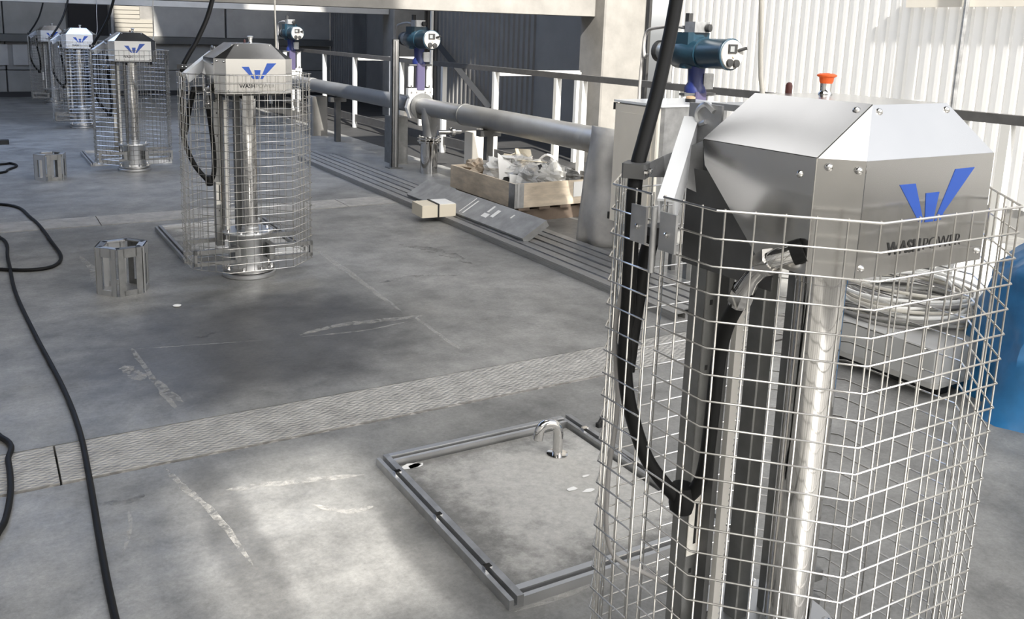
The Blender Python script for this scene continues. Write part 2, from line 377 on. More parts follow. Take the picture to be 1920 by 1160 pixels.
# pale roller shutter on the far wall
rs = struct(MB().b2(3.02, 3.9, YF - .06, YF - .01, .9, 2.6).obj('door_1', CONC)); rs['label'] = 'pale slatted roller shutter on the far wall'
for i in range(17):
    z = .92 + i * .1
    MB().b2(3.03, 3.89 if z < 1.75 else 3.6, YF - .095, YF - .06, z + .006, z + .094, .008).obj('shutter_slat', mat('shutter_beige', (.27, .25, .21), .7), rs)
# door gap on the far wall
struct(MB().b2(2.05, 2.9, YF + .0, YF + .10, .12, 6).obj('door_2', mat('door_black', (.012, .011, .011), .8)))
struct(MB().b2(-6.4, -6, -7, YF + .3, 0, 6).obj('wall_left', mat('pale_wall', (.75, .74, .72), .8)))
wfr = struct(MB().b2(-6.4, XW + .3, -7.4, -7, 0, .6).obj('wall_front', CONC2))
for x in range(-6, 8, 2):
    MB().add([(x, -7.2, .6), (x + 2, -7.2, .6), (x + 2, -7.2, 4.0), (x, -7.2, 4.0)], [(0, 1, 2, 3)]).obj('sheet', LITE2, wfr)  # translucent sheets added on the unseen wall as soft light from behind
# columns, beams
for i, yy in enumerate((9.75, 16.6)):
    c = struct(MB().b2(7.38, 8.07, yy, yy + .55, 0, 6, .02).obj('trim_%d' % (i + 1), CONC)); c['label'] = 'upright pale concrete column beside the corrugated wall'
for i, (yy, zz, mm) in enumerate(((9.95, 1.985, CONC), (16.8, 2.03, CONC2))):
    struct(MB().b2(-6, 7.38, yy, yy + .4, zz, zz + .75, .02).obj('trim_%d' % (i + 3), mm))
# unseen roof; deck gaps added for sun patches, rooflights for soft light
rf = struct(MB().b2(-6.4, -5.0, -7, 4.4, 6, 6.15).obj('ceiling', ROOFM))
for (x0, x1, y0, y1) in ((-5.0, -.95, -7, -3.6), (-.25, 3.5, -7, -3.6), (-.95, -.25, -7, -5.4), (-.95, -.25, -4.2, -3.6), (-5.0, 3.5, 1.6, 4.4), (-6.4, 1.6, 4.4, 6.8), (-6.4, 3.5, 6.8, 12.0), (-6.4, -5.0, 12.0, 17.0), (5.0, XW + .3, 9.2, 17.0), (-6.4, 2.0, 17.0, 18.5), (2.9, XW + .3, 17.0, 18.5), (-6.4, XW + .3, 18.5, YF + .3)):
    MB().b2(x0, x1, y0, y1, 6, 6.15).obj('roof_deck', ROOFM, rf)
RFM = sheet_material('rooflight_film', (.80, .80, .79), .90)
for (x0, x1, y0, y1, mm) in ((1.6, 3.5, 4.4, 6.8, sheet_material('rooflight_dull_film', (.52, .53, .55), .9)), (-5.0, 3.5, -3.6, 1.6, RFM), (-5.0, 5.0, 12.0, 17.0, sheet_material('rooflight_blue_film', (.47, .63, .98), .92))):
    MB().add([(x0, y0, 6.02), (x1, y0, 6.02), (x1, y1, 6.02), (x0, y1, 6.02)], [(0, 1, 2, 3)]).obj('rooflight', mm, rf)

# ------------------------------------------------------------------ wash units
W_, K_, F_, BK, ZB, ZE, ZT, TW, TF, TB = .2594, .0613, .2941, .0715, 1.304, 1.532, 1.630, .117, .2316, .070
def tri_mesh(name, poly, m, n, th=.002):
    o = Vector(n) * th
    return MB().prism([Vector(p) for p in poly], o).mesh(name, m)
OCT_F = [(-.42, -.0), (-.42, -.15), (-.215, -.355), (.215, -.355), (.42, -.15), (.42, -.0)]
OCT_R = [(.42, .035), (.42, .165), (.215, .37), (-.215, .37), (-.42, .165), (-.42, .035)]
ZC0, ZC1, PIT = .115, 1.428, .0555
def along(poly, d):
    for a, b in zip(poly[:-1], poly[1:]):
        a = Vector(a); b = Vector(b); l = (b - a).length
        if d <= l + 1e-9: return a + (b - a) * (d / l)
        d -= l
    return Vector(poly[-1])
def cage(unit, poly, name, detail):
    L = sum((Vector(b) - Vector(a)).length for a, b in zip(poly[:-1], poly[1:])); nv = int(round(L / PIT))
    nh = int(round((ZC1 - ZC0) / PIT)); r = .0022
    out = [(p[0] * 1.008, p[1] * 1.008) for p in poly]
    ring = lambda z: [(p[0], p[1], z) for p in out]
    fr = MB()
    fr.tube(ring(ZC1), r * 1.25, 6)
    if detail:
        part = fr.obj(name, WIRE, unit)
        vm = MB().cyl((0, 0, ZC0 - .004), (0, 0, ZC1 + .004), r, 6).mesh('wire', WIRE, 40)
        hm = MB().tube(ring(0), r, 6).mesh('wire', WIRE, 40)
        for i in range(nv + 1):
            p = along(poly, min(L, L * i / nv)); link('wire', vm, part, (p.x, p.y, 0))
        for k in range(0, nh):
            link('wire', hm, part, (0, 0, ZC0 + (ZC1 - ZC0) * k / nh))
    else:
        for i in range(nv + 1):
            p = along(poly, min(L, L * i / nv)); fr.tube([(p.x, p.y, ZC0), (p.x, p.y, ZC1)], r * 1.1, 4)
        for k in range(0, nh): fr.tube(ring(ZC0 + (ZC1 - ZC0) * k / nh), r * 1.1, 4)
        part = fr.obj(name, WIRE, unit); part['kind'] = 'stuff'
    return part
TXT1 = text_mesh('WASH', .036, .0008, 'lettering'); TXT1.materials.append(INK)
TXT2 = text_mesh('POWER', .036, -.0009, 'lettering'); TXT2.materials.append(INK)

def make_unit(loc, label, detail, front_mat=None):
    u = thing('wash_unit', loc, label, 'machine', 'caged wash units in a row')
    # base
    MB().lathe([(.12, .0), (.185, .0), (.19, .008), (.19, .028), (.18, .034), (.14, .034)], n=40).obj('base_flange', HOOD2, u, 30)
    bf = MB().lathe([(.13, .040), (.178, .040), (.183, .046), (.183, .064), (.13, .066)], n=40).obj('clamp_flange', POL, u, 30)
    for k in range(8):
        a = k * math.pi / 4 + .3; MB().lathe([(.012, .064), (.012, .082), (.007, .084)], (math.cos(a) * .162, math.sin(a) * .162, 0), 6).obj('bolt', POL, bf)
    ped = MB().lathe([(.136, .062), (.136, .30), (.138, .305)], n=40).obj('pedestal', HOOD2, u, 30)
    MB().box((0, -.137, .12), (.085, .006, .05)).obj('pedestal_plate', CARD if False else GALV, ped)
    tf = MB().lathe([(.07, .305), (.172, .305), (.174, .309), (.174, .321), (.172, .325), (.05, .325)], n=40).obj('top_flange', HOOD2, u, 30)
    for k in range(8):
        a = k * math.pi / 4 + .2; MB().lathe([(.011, .325), (.011, .337), (.006, .339)], (math.cos(a) * .148, math.sin(a) * .148, 0), 6).obj('bolt', POL, tf)
    # columns
    tb = MB().lathe([(.0545, .34), (.0545, 1.22), (.056, 1.222), (.056, 1.31)], (0, -.062, 0), 36).obj('column_tube', POL, u, 30)
    MB().lathe([(.06, .322), (.06, .355), (.0555, .362), (.0555, .375)], (0, -.062, 0), 36).obj('tube_collar', HOOD2, tb, 30)
    sp = MB().b2(-.072, -.030, .03, .075, .325, 1.30, .003).obj('square_post', DGALV, u)
    MB().b2(.02, .075, .0, .05, .325, 1.30, .003).obj('square_post', DGALV, u)
    MB().b2(-.158, -.142, .06, .085, .25, 1.30).obj('guide_rail', DSTEEL, u)
    # toothed rack
    rk = MB(); rk.b2(-.138, -.118, .045, .060, .25, 1.24)
    if detail:
        for i in range(60):
            z = .27 + i * .016; rk.add([(-.118, .045, z), (-.111, .045, z + .008), (-.118, .045, z + .016), (-.118, .060, z), (-.111, .060, z + .008), (-.118, .060, z + .016)], [(0, 1, 2), (5, 4, 3), (0, 3, 4, 1), (1, 4, 5, 2)])
    rk.obj('toothed_rack', mat('pale_rack', (.62, .60, .56), .45, .3), u)
    # C channel post
    cp = MB(); x0, y0 = -.197, .095
    cp.b2(x0, x0 + .054, y0, y0 + .004, .20, 1.33); cp.b2(x0, x0 + .004, y0, y0 + .05, .20, 1.33); cp.b2(x0 + .05, x0 + .054, y0, y0 + .05, .20, 1.33)
    chn = cp.obj('channel_post', DGALV, u)
    for z in (.45, .62, .98, 1.14, 1.24):
        MB().b2(x0 + .018, x0 + .026, y0 - .001, y0, z, z + .012).obj('slot', INK, chn)
    lb = MB().b2(x0 + .004, x0 + .050, y0 - .003, y0 - .0005, .50, .66).obj('label_plate', LABELM, chn); lb['label'] = 'off-white label plate'
    if detail:
        MB().b2(x0 + .022, x0 + .030, y0 - .0036, y0 - .003, .53, .64).obj('scale_mark', INK, lb)
        MB().b2(x0 + .036, x0 + .042, y0 - .0036, y0 - .003, .52, .65).obj('scale_mark', mat('ochre_ink', (.35, .2, .08), .7), lb)
    # hose cup
    hc = MB().lathe([(.010, .640), (.026, .646), (.030, .665), (.030, .70), (.026, .712), (.01, .715)], (-.242, .072, 0), 20).obj('hose_cup', RUB, u, 40)
    MB().b2(-.22, -.185, .075, .10, .668, .70).obj('cup_bracket', DGALV, hc)
    # support arms
    for sx in (-1, 1):
        ar = MB(); ar.b2(sx * .13, sx * .415, -.185, -.16, .215, .245); ar.b2(sx * .13, sx * .415, -.185, -.16, .135, .16); ar.b2(sx * .395, sx * .415, -.185, -.16, .135, .245)
        ar.b2(sx * .10, sx * .14, -.185, -.05, .135, .245)
        ar.obj('support_arm', DGALV, u)
        a2 = MB(); a2.b2(sx * .13, sx * .415, .16, .185, .215, .245); a2.b2(sx * .13, sx * .415, .16, .185, .135, .16); a2.obj('support_arm', DGALV, u)
    # hood: folded sheet shell
    A = (-W_, -F_ + K_, ZE); B = (-W_ + K_, -F_, ZE); C = (W_ - K_, -F_, ZE); E = (W_, -F_ + K_, ZE); D = (-W_, BK, ZE); G = (W_, BK, ZE)
    T1 = (-TW, -TF, ZT); T2 = (TW, -TF, ZT); T3 = (TW, TB, ZT); T0 = (-TW, TB, ZT)
    lo = lambda p: (p[0], p[1], ZB)
    hd = MB(); hd.add([A, B, C, E, lo(A), lo(B), lo(C), lo(E), T1, T2, T3, T0, G, D],
                      [(0, 1, 5, 4), (2, 3, 7, 6), (8, 9, 10, 11), (1, 2, 9, 8), (0, 1, 8), (2, 3, 9), (3, 12, 10, 9), (12, 13, 11, 10)])
    hood = hd.obj('hood', HOOD, u)
    fp = tri_mesh('front_panel', [B, C, lo(C), lo(B)], front_mat or HOOD, (0, -1, 0)); fpo = link('front_panel', fp, hood)
    for sx, nm in ((-1, 'side_panel'), (1, 'side_panel')):
        q = [(sx * W_, -F_ + K_, ZE), (sx * W_, BK, ZE), (sx * W_, .06, 1.478), (sx * W_, -.117, ZB), (sx * W_, -F_ + K_, ZB)]
        link(nm, tri_mesh(nm, q, HOOD, (sx, 0, 0)), hood)
    link('slope_panel', tri_mesh('slope_panel', [D, A, T1, T0], HOOD, (-.565, 0, .825)), hood)
    # inner plates below the hood
    MB().prism([(-.235, .06, 1.46), (-.235, -.13, 1.27), (-.235, -.13, 1.24), (-.235, .14, 1.24), (-.235, .14, 1.46)], (.004, 0, 0)).obj('inner_plate', DSTEEL, u)
    MB().prism([(.235, .06, 1.46), (.235, -.13, 1.27), (.235, -.13, 1.24), (.235, .14, 1.24), (.235, .14, 1.46)], (-.004, 0, 0)).obj('inner_plate', DSTEEL, u)
    MB().b2(-.19, .19, -.20, .16, 1.285, 1.297).obj('carrier_plate', DSTEEL, u)
    # hood stiffening bolts
    bs = [(-W_ + .012, -F_ + K_ - .018, ZE - .015, (-1, -1, 0)), (-W_ + K_ - .012, -F_ + .010 - .004, ZE - .018, (-1, -1, 0)), (-W_, -F_ + K_ + .035, ZE - .035, (-1, 0, 0)), (-W_, -F_ + K_ + .03, ZB + .045, (-1, 0, 0)),
          (-W_ + K_ + .015, -F_, ZB + .02, (0, -1, 0)), (W_ - K_ - .015, -F_, ZB + .02, (0, -1, 0)), (-TW + .012, -TF - .006, ZT - .014, (0, -.8, .5)), (TW - .012, -TF - .006, ZT - .014, (0, -.8, .5)), (-TW - .018, -TF + .02, ZT - .013, (-.56, 0, .82))]
    bm = MB().lathe([(.0075, -.002), (.0075, .004), (.0045, .007), (.001, .0085)], n=8).mesh('bolt', POL, 50)
    for x, y, z, n in bs:
        o = link('bolt', bm, hood, (x, y, z)); o.rotation_euler = Vector((0, 0, 1)).rotation_difference(Vector(n)).to_euler()
    # emblem and lettering on the front panel
    fx = lambda x: (x - 882) * .000395; fz = lambda y: ZE - (y - 450) * .000388
    for poly in (((635, 580), (757, 580), (850, 772), (838, 788), (822, 785)), ((848, 635), (955, 635), (932, 788), (868, 788)), ((1065, 522), (1225, 520), (1012, 745), (992, 785), (944, 788))):
        MB().prism([(fx(a), -F_ - .0021, fz(b)) for a, b in poly], (0, -.0008, 0)).obj('emblem_stroke', BLUE, fpo)
    for me, x in ((TXT1, fx(595)), (TXT2, fx(872))):
        o = link('lettering', me, fpo, (x, -F_ - .0026, fz(935))); o.rotation_euler = (math.pi / 2, 0, 0)
    # top knob
    kb = MB().lathe([(.015, ZT - .002), (.016, ZT + .002), (.012, ZT + .008), (.013, ZT + .026)], (.05, .02, 0), 20).obj('knob_stem', POL, u, 40)
    MB().lathe([(.013, ZT + .025), (.015, ZT + .030), (.016, ZT + .038), (.0215, ZT + .041), (.0215, ZT + .044), (.015, ZT + .047), (.004, ZT + .048)], (.05, .02, 0), 20).obj('knob_cap', ORANGE, kb, 40)
    MB().lathe([(.008, 1.598), (.008, ZT + .014), (.006, ZT + .020), (.002, ZT + .022)], (.035, .112, 0), 12).obj('indicator_peg', REDD, u, 40)
    # rear gear housing and curled brackets
    gh = MB().b2(-.165, .20, .10, .235, 1.34, 1.545, .02).obj('gear_housing', DSTEEL, u)
    MB().b2(-.175, -.168, .11, .215, 1.50, 1.60).obj('housing_ear', GALV, gh); MB().b2(-.12, .05, .10, .20, 1.585, 1.600).obj('housing_lid', HOOD2, gh)
    MB().tube(smooth_path([(-.178, .13, 1.585), (-.178, .16, 1.6), (-.178, .185, 1.58), (-.178, .175, 1.555), (-.178, .155, 1.56)], 4), .006, 6).obj('curled_hook', HOOD2, gh, 40)
    # tilted wing channel carrying the hose
    p0 = Vector((-.175, .205, 1.565)); p1 = Vector((-.408, .012, 1.418)); d = (p1 - p0); L = d.length; d.normalize()
    side = Vector((d.y, -d.x, 0)).normalized(); up = side.cross(d); up = up if up.z > 0 else -up
    R = Matrix((d, side, up)).transposed()
    mid = (p0 + p1) / 2
    wg = MB().box(mid, (L, .034, .006), R).box(mid - up * .035 - side * .015, (L * .96, .004, .07), R).box(mid - up * .02 + side * .015, (L * .96, .004, .035), R).obj('wing_channel', mat('pale_steel', (.82, .83, .85), .4, .1), u)
    # hose clamp
    cl = MB().box((-.384, .140, 1.462), (.062, .052, .032), Matrix.Rotation(math.radians(38), 3, 'Z'), .004).obj('hose_clamp', DSTEEL, u)
    for e in (-.012, .016):
        MB().lathe([(.006, 0), (.006, .006), (.003, .008)], (-.384 + e, .140 - .034 + e * .7, 1.462), 8, (.6, -.8, 0)).obj('bolt', POL, cl)
    MB().prism([(-.358, .128, 1.446), (-.30, .14, 1.44), (-.22, .10, 1.40), (-.21, .125, 1.52), (-.30, .15, 1.488), (-.358, .128, 1.478)], (.003, .004, 0)).obj('clamp_arm', GALV, u)
    # hinge plates on the cage gap
    for z in (1.365,):
        for y0, y1 in ((-.052, -.004), (.040, .088)):
            hp = MB().b2(-.434, -.428, y0, y1, z - .045, z + .035, .0).obj('hinge_plate', GALV, u)
            MB().lathe([(.006, 0), (.006, .004), (.003, .006)], (-.434, (y0 + y1) / 2, z - .01), 8, (-1, 0, 0)).obj('bolt', POL, hp)
        MB().cyl((-.430, .018, z - .10), (-.430, .018, z + .04), .007, 10).obj('hinge_pin', GALV, u, 40)
    # elbow fitting that joins the hose to the head
    gp = [(-.270, -.078, 1.205), (-.278, -.095, 1.235), (-.285, -.123, 1.275), (-.288, -.160, 1.315), (-.284, -.189, 1.333), (-.262, -.215, 1.348)]
    gf = MB().tube(gp, [.021, .023, .018, .020, .019, .017], 12).obj('elbow_fitting', POL, u, 50)
    MB().tube([(-.272, -.083, 1.213), (-.278, -.098, 1.240)], .027, 6).obj('hex_nut', POL, gf); MB().tube([(-.287, -.150, 1.306), (-.287, -.172, 1.324)], .027, 6).obj('hex_nut', POL, gf)
    MB().tube([(-.272, -.205, 1.342), (-.258, -.222, 1.352)], .024, 14).obj('port_seal', RUB, gf)
    MB().tube([A, T1], .0013, 5).obj('seam', INK, hood); MB().tube([A, lo(A)], .0012, 5).obj('bright_edge', WIRE, hood)
    cage(u, OCT_F, 'cage_front', detail); cage(u, OCT_R, 'cage_rear', detail)
    return u

unit_spots = [((1.642, 1.38, 0), 'nearest caged wash unit with steel hood and orange cap'), ((1.642, 6.2, 0), 'second caged wash unit, standing right of the open steel bracket'),
              ((1.642, 11.31, 0), 'third caged wash unit with bright white logo panel'), ((1.56, 16.2, 0), 'fourth caged wash unit under the bluish skylight'), ((1.50, 21.0, 0), 'farthest caged wash unit beside the far wall')]
U1 = make_unit(*unit_spots[0], True)
U2 = copy_tree(U1); U2.location = unit_spots[1][0]; U2['label'] = unit_spots[1][1]
CAPG = mat('grey_cap', (.70, .69, .66), .35, .6)
def recap(u):
    for ch in u.children:
        if ch.name.startswith('knob_stem'):
            for g in ch.children:
                g.material_slots[0].link = 'OBJECT'; g.material_slots[0].material = CAPG
recap(U2)
U3 = make_unit(unit_spots[2][0], unit_spots[2][1], False, mat('bright_panel', (.78, .77, .75), .5, .3))
recap(U3)
U4 = copy_tree(U3); U4.location = unit_spots[3][0]; U4['label'] = unit_spots[3][1]
U5 = copy_tree(U3); U5.location = unit_spots[4][0]; U5['label'] = unit_spots[4][1]

# hoses hanging from the roof to each unit
hose_lab = ['thick black hose clamped on the nearest wash unit', 'black hose hanging onto the second wash unit', 'black hose hanging onto the third wash unit', 'black hose hanging onto the fourth wash unit', 'black hose hanging onto the farthest wash unit']
HP = [(.55, 1.1, 6.0), (.18, .62, 3.6), (-.03, .42, 2.3), (-.14, .32, 1.88), (-.25, .235, 1.66), (-.34, .17, 1.53), (-.384, .14, 1.45), (-.398, .125, 1.31), (-.400, .12, 1.15), (-.404, .115, 1.03), (-.385, .11, .92), (-.335, .10, .79), (-.275, .08, .705), (-.242, .072, .675), (-.222, .045, .715), (-.217, .03, .78), (-.220, .019, .90), (-.235, -.0, 1.03), (-.252, -.03, 1.13), (-.270, -.078, 1.205)]
hp = smooth_path(HP, 6)
HM = MB().tube(hp, .0165, 12).mesh('hose', RUB, 60)
HM2 = MB().tube(smooth_path([(-.31, .16, 1.30), (-.335, .155, 1.22), (-.36, .145, 1.12), (-.385, .13, 1.0)], 5), .019, 12).mesh('hose_branch', RUB, 60)
for i, (loc, _) in enumerate(unit_spots):
    h = tag(link('supply_hose', HM, None, loc), hose_lab[i], 'hose', 'black hoses')
    if i < 2:
        link('hose_branch', HM2, h); MB().b2(-.325, -.255, .14, .185, 1.285, 1.325, .006).obj('branch_block', DARK, h)
# thin cables beside them
tl = ['thin grey cable hanging behind the nearest hood', 'thin pale cable hanging beside the second unit', 'thin pale cable hanging beside the third unit', 'thin grey cable hanging beside the fourth unit']
TCM = MB().tube(smooth_path([(.55, 1.0, 6.0), (.45, .75, 3.2), (.40, .60, 2.2), (.37, .50, 1.9), (.36, .45, 1.6), (.30, .30, 1.50), (.22, .20, 1.47)], 5), .006, 8).mesh('thin_cable', CABLEG, 60)
TCM2 = MB().tube(smooth_path([(.55, 1.0, 6.0), (.45, .75, 3.2), (.40, .60, 2.2), (.37, .50, 1.9), (.36, .45, 1.6), (.30, .30, 1.50), (.22, .20, 1.47)], 5), .007, 8).mesh('thin_cable', CABLEW, 60)
for i in range(4):
    p = unit_spots[i][0]
    tag(link('thin_cable', TCM if i in (3,) else TCM2, None, (p[0] - (.05 if i == 0 else 0), p[1], p[2])), tl[i], 'cable', 'thin hanging cables')
# loose pale cable inside the nearest cage
tag(MB().tube(smooth_path([(1.27, 1.53, 1.26), (1.25, 1.55, 1.1), (1.262, 1.54, .9), (1.262, 1.56, .7), (1.30, 1.58, .5), (1.40, 1.55, .42), (1.50, 1.52, .36)], 6), .006, 8).obj('loose_cable', CABLEG, None, 60), 'loose grey cable hanging inside the nearest cage', 'cable')
# black sensor block at the foot of the nearest unit
sb = thing('sensor_block', (1.642 + .20, 1.38 - .16, .245), 'small black sensor block at the foot of the nearest cage', 'sensor')
MB().b2(-.04, .04, -.03, .03, 0, .055, .006).obj('body', DARK, sb); MB().b2(-.02, .02, -.028, .028, .055, .068).obj('lid', DARK, sb); MB().cyl((.04, 0, .025), (.085, -.01, .02), .013, 12).obj('plug', RUB, sb, 40)

# ------------------------------------------------------------------ floor hatches
def hatch(x0, x1, y0, y1, label, full):
    h = thing('floor_hatch', (0, 0, 0), label, 'hatch', 'floor hatches'); b = .052
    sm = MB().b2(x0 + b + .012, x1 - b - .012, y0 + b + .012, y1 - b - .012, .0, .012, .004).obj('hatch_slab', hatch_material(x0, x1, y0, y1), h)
    for (a0, a1, c0, c1) in ((x0, x0 + b, y0, y1), (x1 - b, x1, y0, y1), (x0 + b, x1 - b, y0, y0 + b), (x0 + b, x1 - b, y1 - b, y1)):
        fb = MB(); long_y = (c1 - c0) > (a1 - a0)
        if long_y:
            fb.b2(a0, a0 + .016, c0, c1, 0, .034); fb.b2(a1 - .024, a1, c0, c1, 0, .042); fb.b2(a0 + .016, a1 - .024, c0, c1, 0, .012)
        else:
            fb.b2(a0, a1, c0, c0 + .016, 0, .034); fb.b2(a0, a1, c1 - .024, c1, 0, .042); fb.b2(a0, a1, c0 + .016, c1 - .024, 0, .012)
        o = fb.obj('frame_bar', HOOD2 if not long_y else GALV, h)
        if full and long_y:
            for k in range(3):
                yy = c0 + (c1 - c0) * (.16 + .34 * k); MB().b2(a0 + .010, a1 - .016, yy, yy + .022, .034, .046).obj('clip', POL, o)
    return h
hatch(1.333, 2.29, 2.085, 3.13, 'large steel framed floor hatch with bent pipe, beside the nearest unit', True)
hatch(1.285, 2.24, 6.66, 7.88, 'steel framed floor hatch behind the second unit', False)
hatch(1.20, 2.16, 11.75, 12.95, 'steel framed floor hatch behind the third unit', False)
# paint flakes on the slab
for (x, y, r) in ((1.44, 3.04, .035), (1.47, 3.035, .03), (1.93, 2.60, .02), (1.98, 2.56, .02), (2.04, 2.66, .014)):
    vs = [(x + r * random.uniform(.6, 1.1) * math.cos(a * .785) * 1.5, y + r * random.uniform(.6, 1.1) * math.sin(a * .785) * .7, .0145) for a in range(8)]
    MB().add(vs, [tuple(range(8))]).obj('paint_flake', PAPER, bpy.data.objects['floor_hatch'].children[0])
ribbon([(1.33, 2.072), (1.8, 2.066), (2.29, 2.070)], .022, 'cement_lip', DUST, .5)
ribbon([(1.40, 3.15), (1.8, 3.146), (2.2, 3.15)], .018, 'cement_lip', DUST, .5)
vp = thing('vent_pipe', (2.045, 2.87, .012), 'polished bent vent pipe standing on the floor hatch', 'pipe')
MB().lathe([(.045, 0), (.045, .004), (.026, .006)], n=24).obj('foot_ring', POL, vp, 40)
MB().tube([(0, 0, .0), (0, 0, .10)] + [(-.042 + .042 * math.cos(t), .02 * (1 - math.cos(t)) / 2, .10 + .042 * math.sin(t)) for t in [i * math.pi / 10 for i in range(1, 11)]] + [(-.088, .02, .075)], .021, 16, True).obj('bent_tube', POL, vp, 40)
MB().tube([(-.088, .02, .0749), (-.088, .02, .0745)], .017, 14).obj('mouth', DARK, vp)

bk = thing('black_clip', (2.40, 3.03, 0), 'small black clip lying at the back corner of the near hatch', 'clip')
MB().b2(-.03, .03, -.012, .012, 0, .018, .003).obj('base', DARK, bk); MB().tube([(-.02, 0, .016), (0, 0, .045), (.025, 0, .03)], .008, 8).obj('lever', DARK, bk)
# ------------------------------------------------------------------ open steel brackets on the floor
def bracket(loc, rz, label, n, r, h):
    t = thing('steel_bracket', loc, label, 'bracket', 'open steel brackets', rz)
    for k in range(n):
        a0 = 2 * math.pi * k / n; a1 = 2 * math.pi * (k + 1) / n
        p = Vector((r * math.cos(a0), r * math.sin(a0), 0)); q = Vector((r * math.cos(a1), r * math.sin(a1), 0)); d = (q - p); L = d.length; d.normalize(); nn = Vector((d.y, -d.x, 0))
        mb = MB(); R = Matrix((d, nn, Vector((0, 0, 1)))).transposed(); m = (p + q) / 2; th = .008
        g = .012
        for s in (-1, 1): mb.box(m + d * s * (L / 2 - .024 - g / 2) + Vector((0, 0, h / 2)), (.040, th, h), R)
        mb.box(m + Vector((0, 0, h - .03)), (L - g - .07, th, .06), R)
        mb.box(m + Vector((0, 0, .018)), (L - g - .07, th, .036), R)
        mb.box(m - nn * .022 + Vector((0, 0, h - .004)), (L - g, .05, .008), R)
        mb.obj('side_plate', HOOD2 if k % 2 else DGALV, t)
    return t
bracket((.785, 6.13, 0), .20, 'larger open six-sided steel bracket with tall slots, beside the black cable', 6, .172, .315)
bracket((.70, 10.95, 0), .2, 'smaller open steel bracket standing farther back near the third unit', 6, .17, .29)

# ------------------------------------------------------------------ cables on the floor
def fcable(name, pts, r, label, m=RUB):
    P = smooth_path([(x, y, r) for x, y in pts], 8)
    return tag(MB().tube(P, r, 10).obj(name, m, None, 60), label, 'cable')
fcable('floor_cable', [(-3.5, 10.2), (-.9, 9.7), (.15, 9.5), (.38, 8.7), (.47, 7.62), (.49, 7.15), (.42, 6.9), (.28, 6.85), (.08, 6.95), (-.4, 7.3), (-3.2, 7.6)], .013, 'black cable curling in a loop at the left edge of the floor')
fcable('floor_cable', [(-3.4, 9.0), (-.3, 8.6), (.11, 8.01), (.14, 7.21), (.15, 6.32), (.21, 5.38), (.28, 4.5), (.30, 3.97), (.29, 3.51), (.27, 2.99), (.26, 2.59), (.25, 1.6), (.1, -1.5)], .012, 'long black cable running across the floor towards the viewer')
fcable('floor_cable', [(-3.0, 5.2), (-.4, 4.6), (-.0, 4.04), (.02, 3.79), (.02, 3.55), (-.0, 3.35), (-.025, 3.25), (-.10, 3.08), (-.35, 2.85), (-1.0, 2.5), (-2.6, 2.0)], .012, 'short bend of cable crossing the tread plate at the left edge')
fcable('floor_cable', [(-3.0, 12.0), (-.3, 12.1), (.23, 12.17), (.34, 12.23), (.40, 11.98), (.30, 11.71), (.21, 11.49), (-.3, 11.3), (-3.0, 11.0)], .014, 'small black cable loop far back at the left edge')
tag(MB().b2(.1, .40, 14.2, 14.34, 0, .06, .01).obj('floor_block', DARK), 'small black block lying far back at the left edge', 'block')
tag(MB().lathe([(.004, 0), (.022, .003), (.026, .008), (.02, .010)], (1.03, 5.62, 0), 16).obj('bottle_cap', PAPER), 'small white cap lying in front of the second unit', 'cap')

# ------------------------------------------------------------------ pipe run with valves
PX, PZ = 4.93, .805
pr = thing('main_pipe', (PX, 0, 0), 'long grey main pipe running along the railing', 'pipe')
MB().cyl((0, 6.35, PZ), (0, 9.05, PZ), .121, 40).obj('pipe_sleeve', PIPE, pr, 30)
MB().cyl((0, 6.30, PZ), (0, 6.62, PZ), .127, 40).obj('pipe_socket', PIPE, pr, 30)
MB().cyl((0, 9.05, PZ), (0, 10.20, PZ), .106, 40).obj('pipe_section', PIPE, pr, 30)
MB().cyl((0, 10.34, PZ), (0, 14.35, PZ), .106, 40).obj('pipe_section', PIPE, pr, 30)
MB().cyl((0, 14.33, PZ), (0, 14.46, PZ), .118, 40).obj('pipe_socket', PIPE, pr, 30)
MB().cyl((0, 14.46, PZ), (0, 20.5, PZ), .106, 40).obj('pipe_section', PIPE, pr, 30)
MB().cyl((0, 4.5, PZ), (0, 6.30, PZ), .106, 40).obj('pipe_section', PIPE, pr, 30)
for y in (9.05, 10.18, 10.36):
    MB().cyl((0, y - .012, PZ), (0, y + .012, PZ), .128 if y < 10 else .165, 32).obj('pipe_flange', DGALV, pr, 30)
# branch down to the floor
br = MB().tube([(-.02, 9.93, PZ)] + [(-.02, 9.93, PZ - .02 - i * .03) for i in range(12)], [.10] * 4 + [.10, .10, .10, .098, .09, .085, .082, .082, .082], 28).obj('branch_pipe', mat('branch_zinc', (.22, .22, .22), .5, .6), pr, 30)
for z in (.43, .395):
    MB().lathe([(.14, -.01), (.145, -.008), (.145, .008), (.14, .01)], (-.02, 9.93, z), 28).obj('branch_flange', POL, pr, 30)
for k in range(8):
    a = k * math.pi / 4; MB().cyl((-.02 + .125 * math.cos(a), 9.93 + .125 * math.sin(a), .37), (-.02 + .125 * math.cos(a), 9.93 + .125 * math.sin(a), .46), .012, 6).obj('bolt', POL, pr)
MB().cyl((-.02, 9.93, 0), (-.02, 9.93, .385), .108, 32).obj('polished_stub', POL, pr, 30)
# side line with little fittings
MB().cyl((.10, 9.93, .50), (.42, 9.93, .50), .03, 14).obj('side_fitting', POL, pr, 40); MB().lathe([(.05, -.03), (.06, -.02), (.06, .02), (.05, .03)], (.30, 9.93, .50), 14, (1, 0, 0)).obj('side_union', POL, pr, 40)
# pipe supports
for y in (8.5, 13.2):
    s = MB(); s.b2(-.04, .04, y - .04, y + .04, 0, .62); s.b2(-.13, .13, y - .05, y + .05, .62, .69); s.obj('pipe_support', DSTEEL, pr)

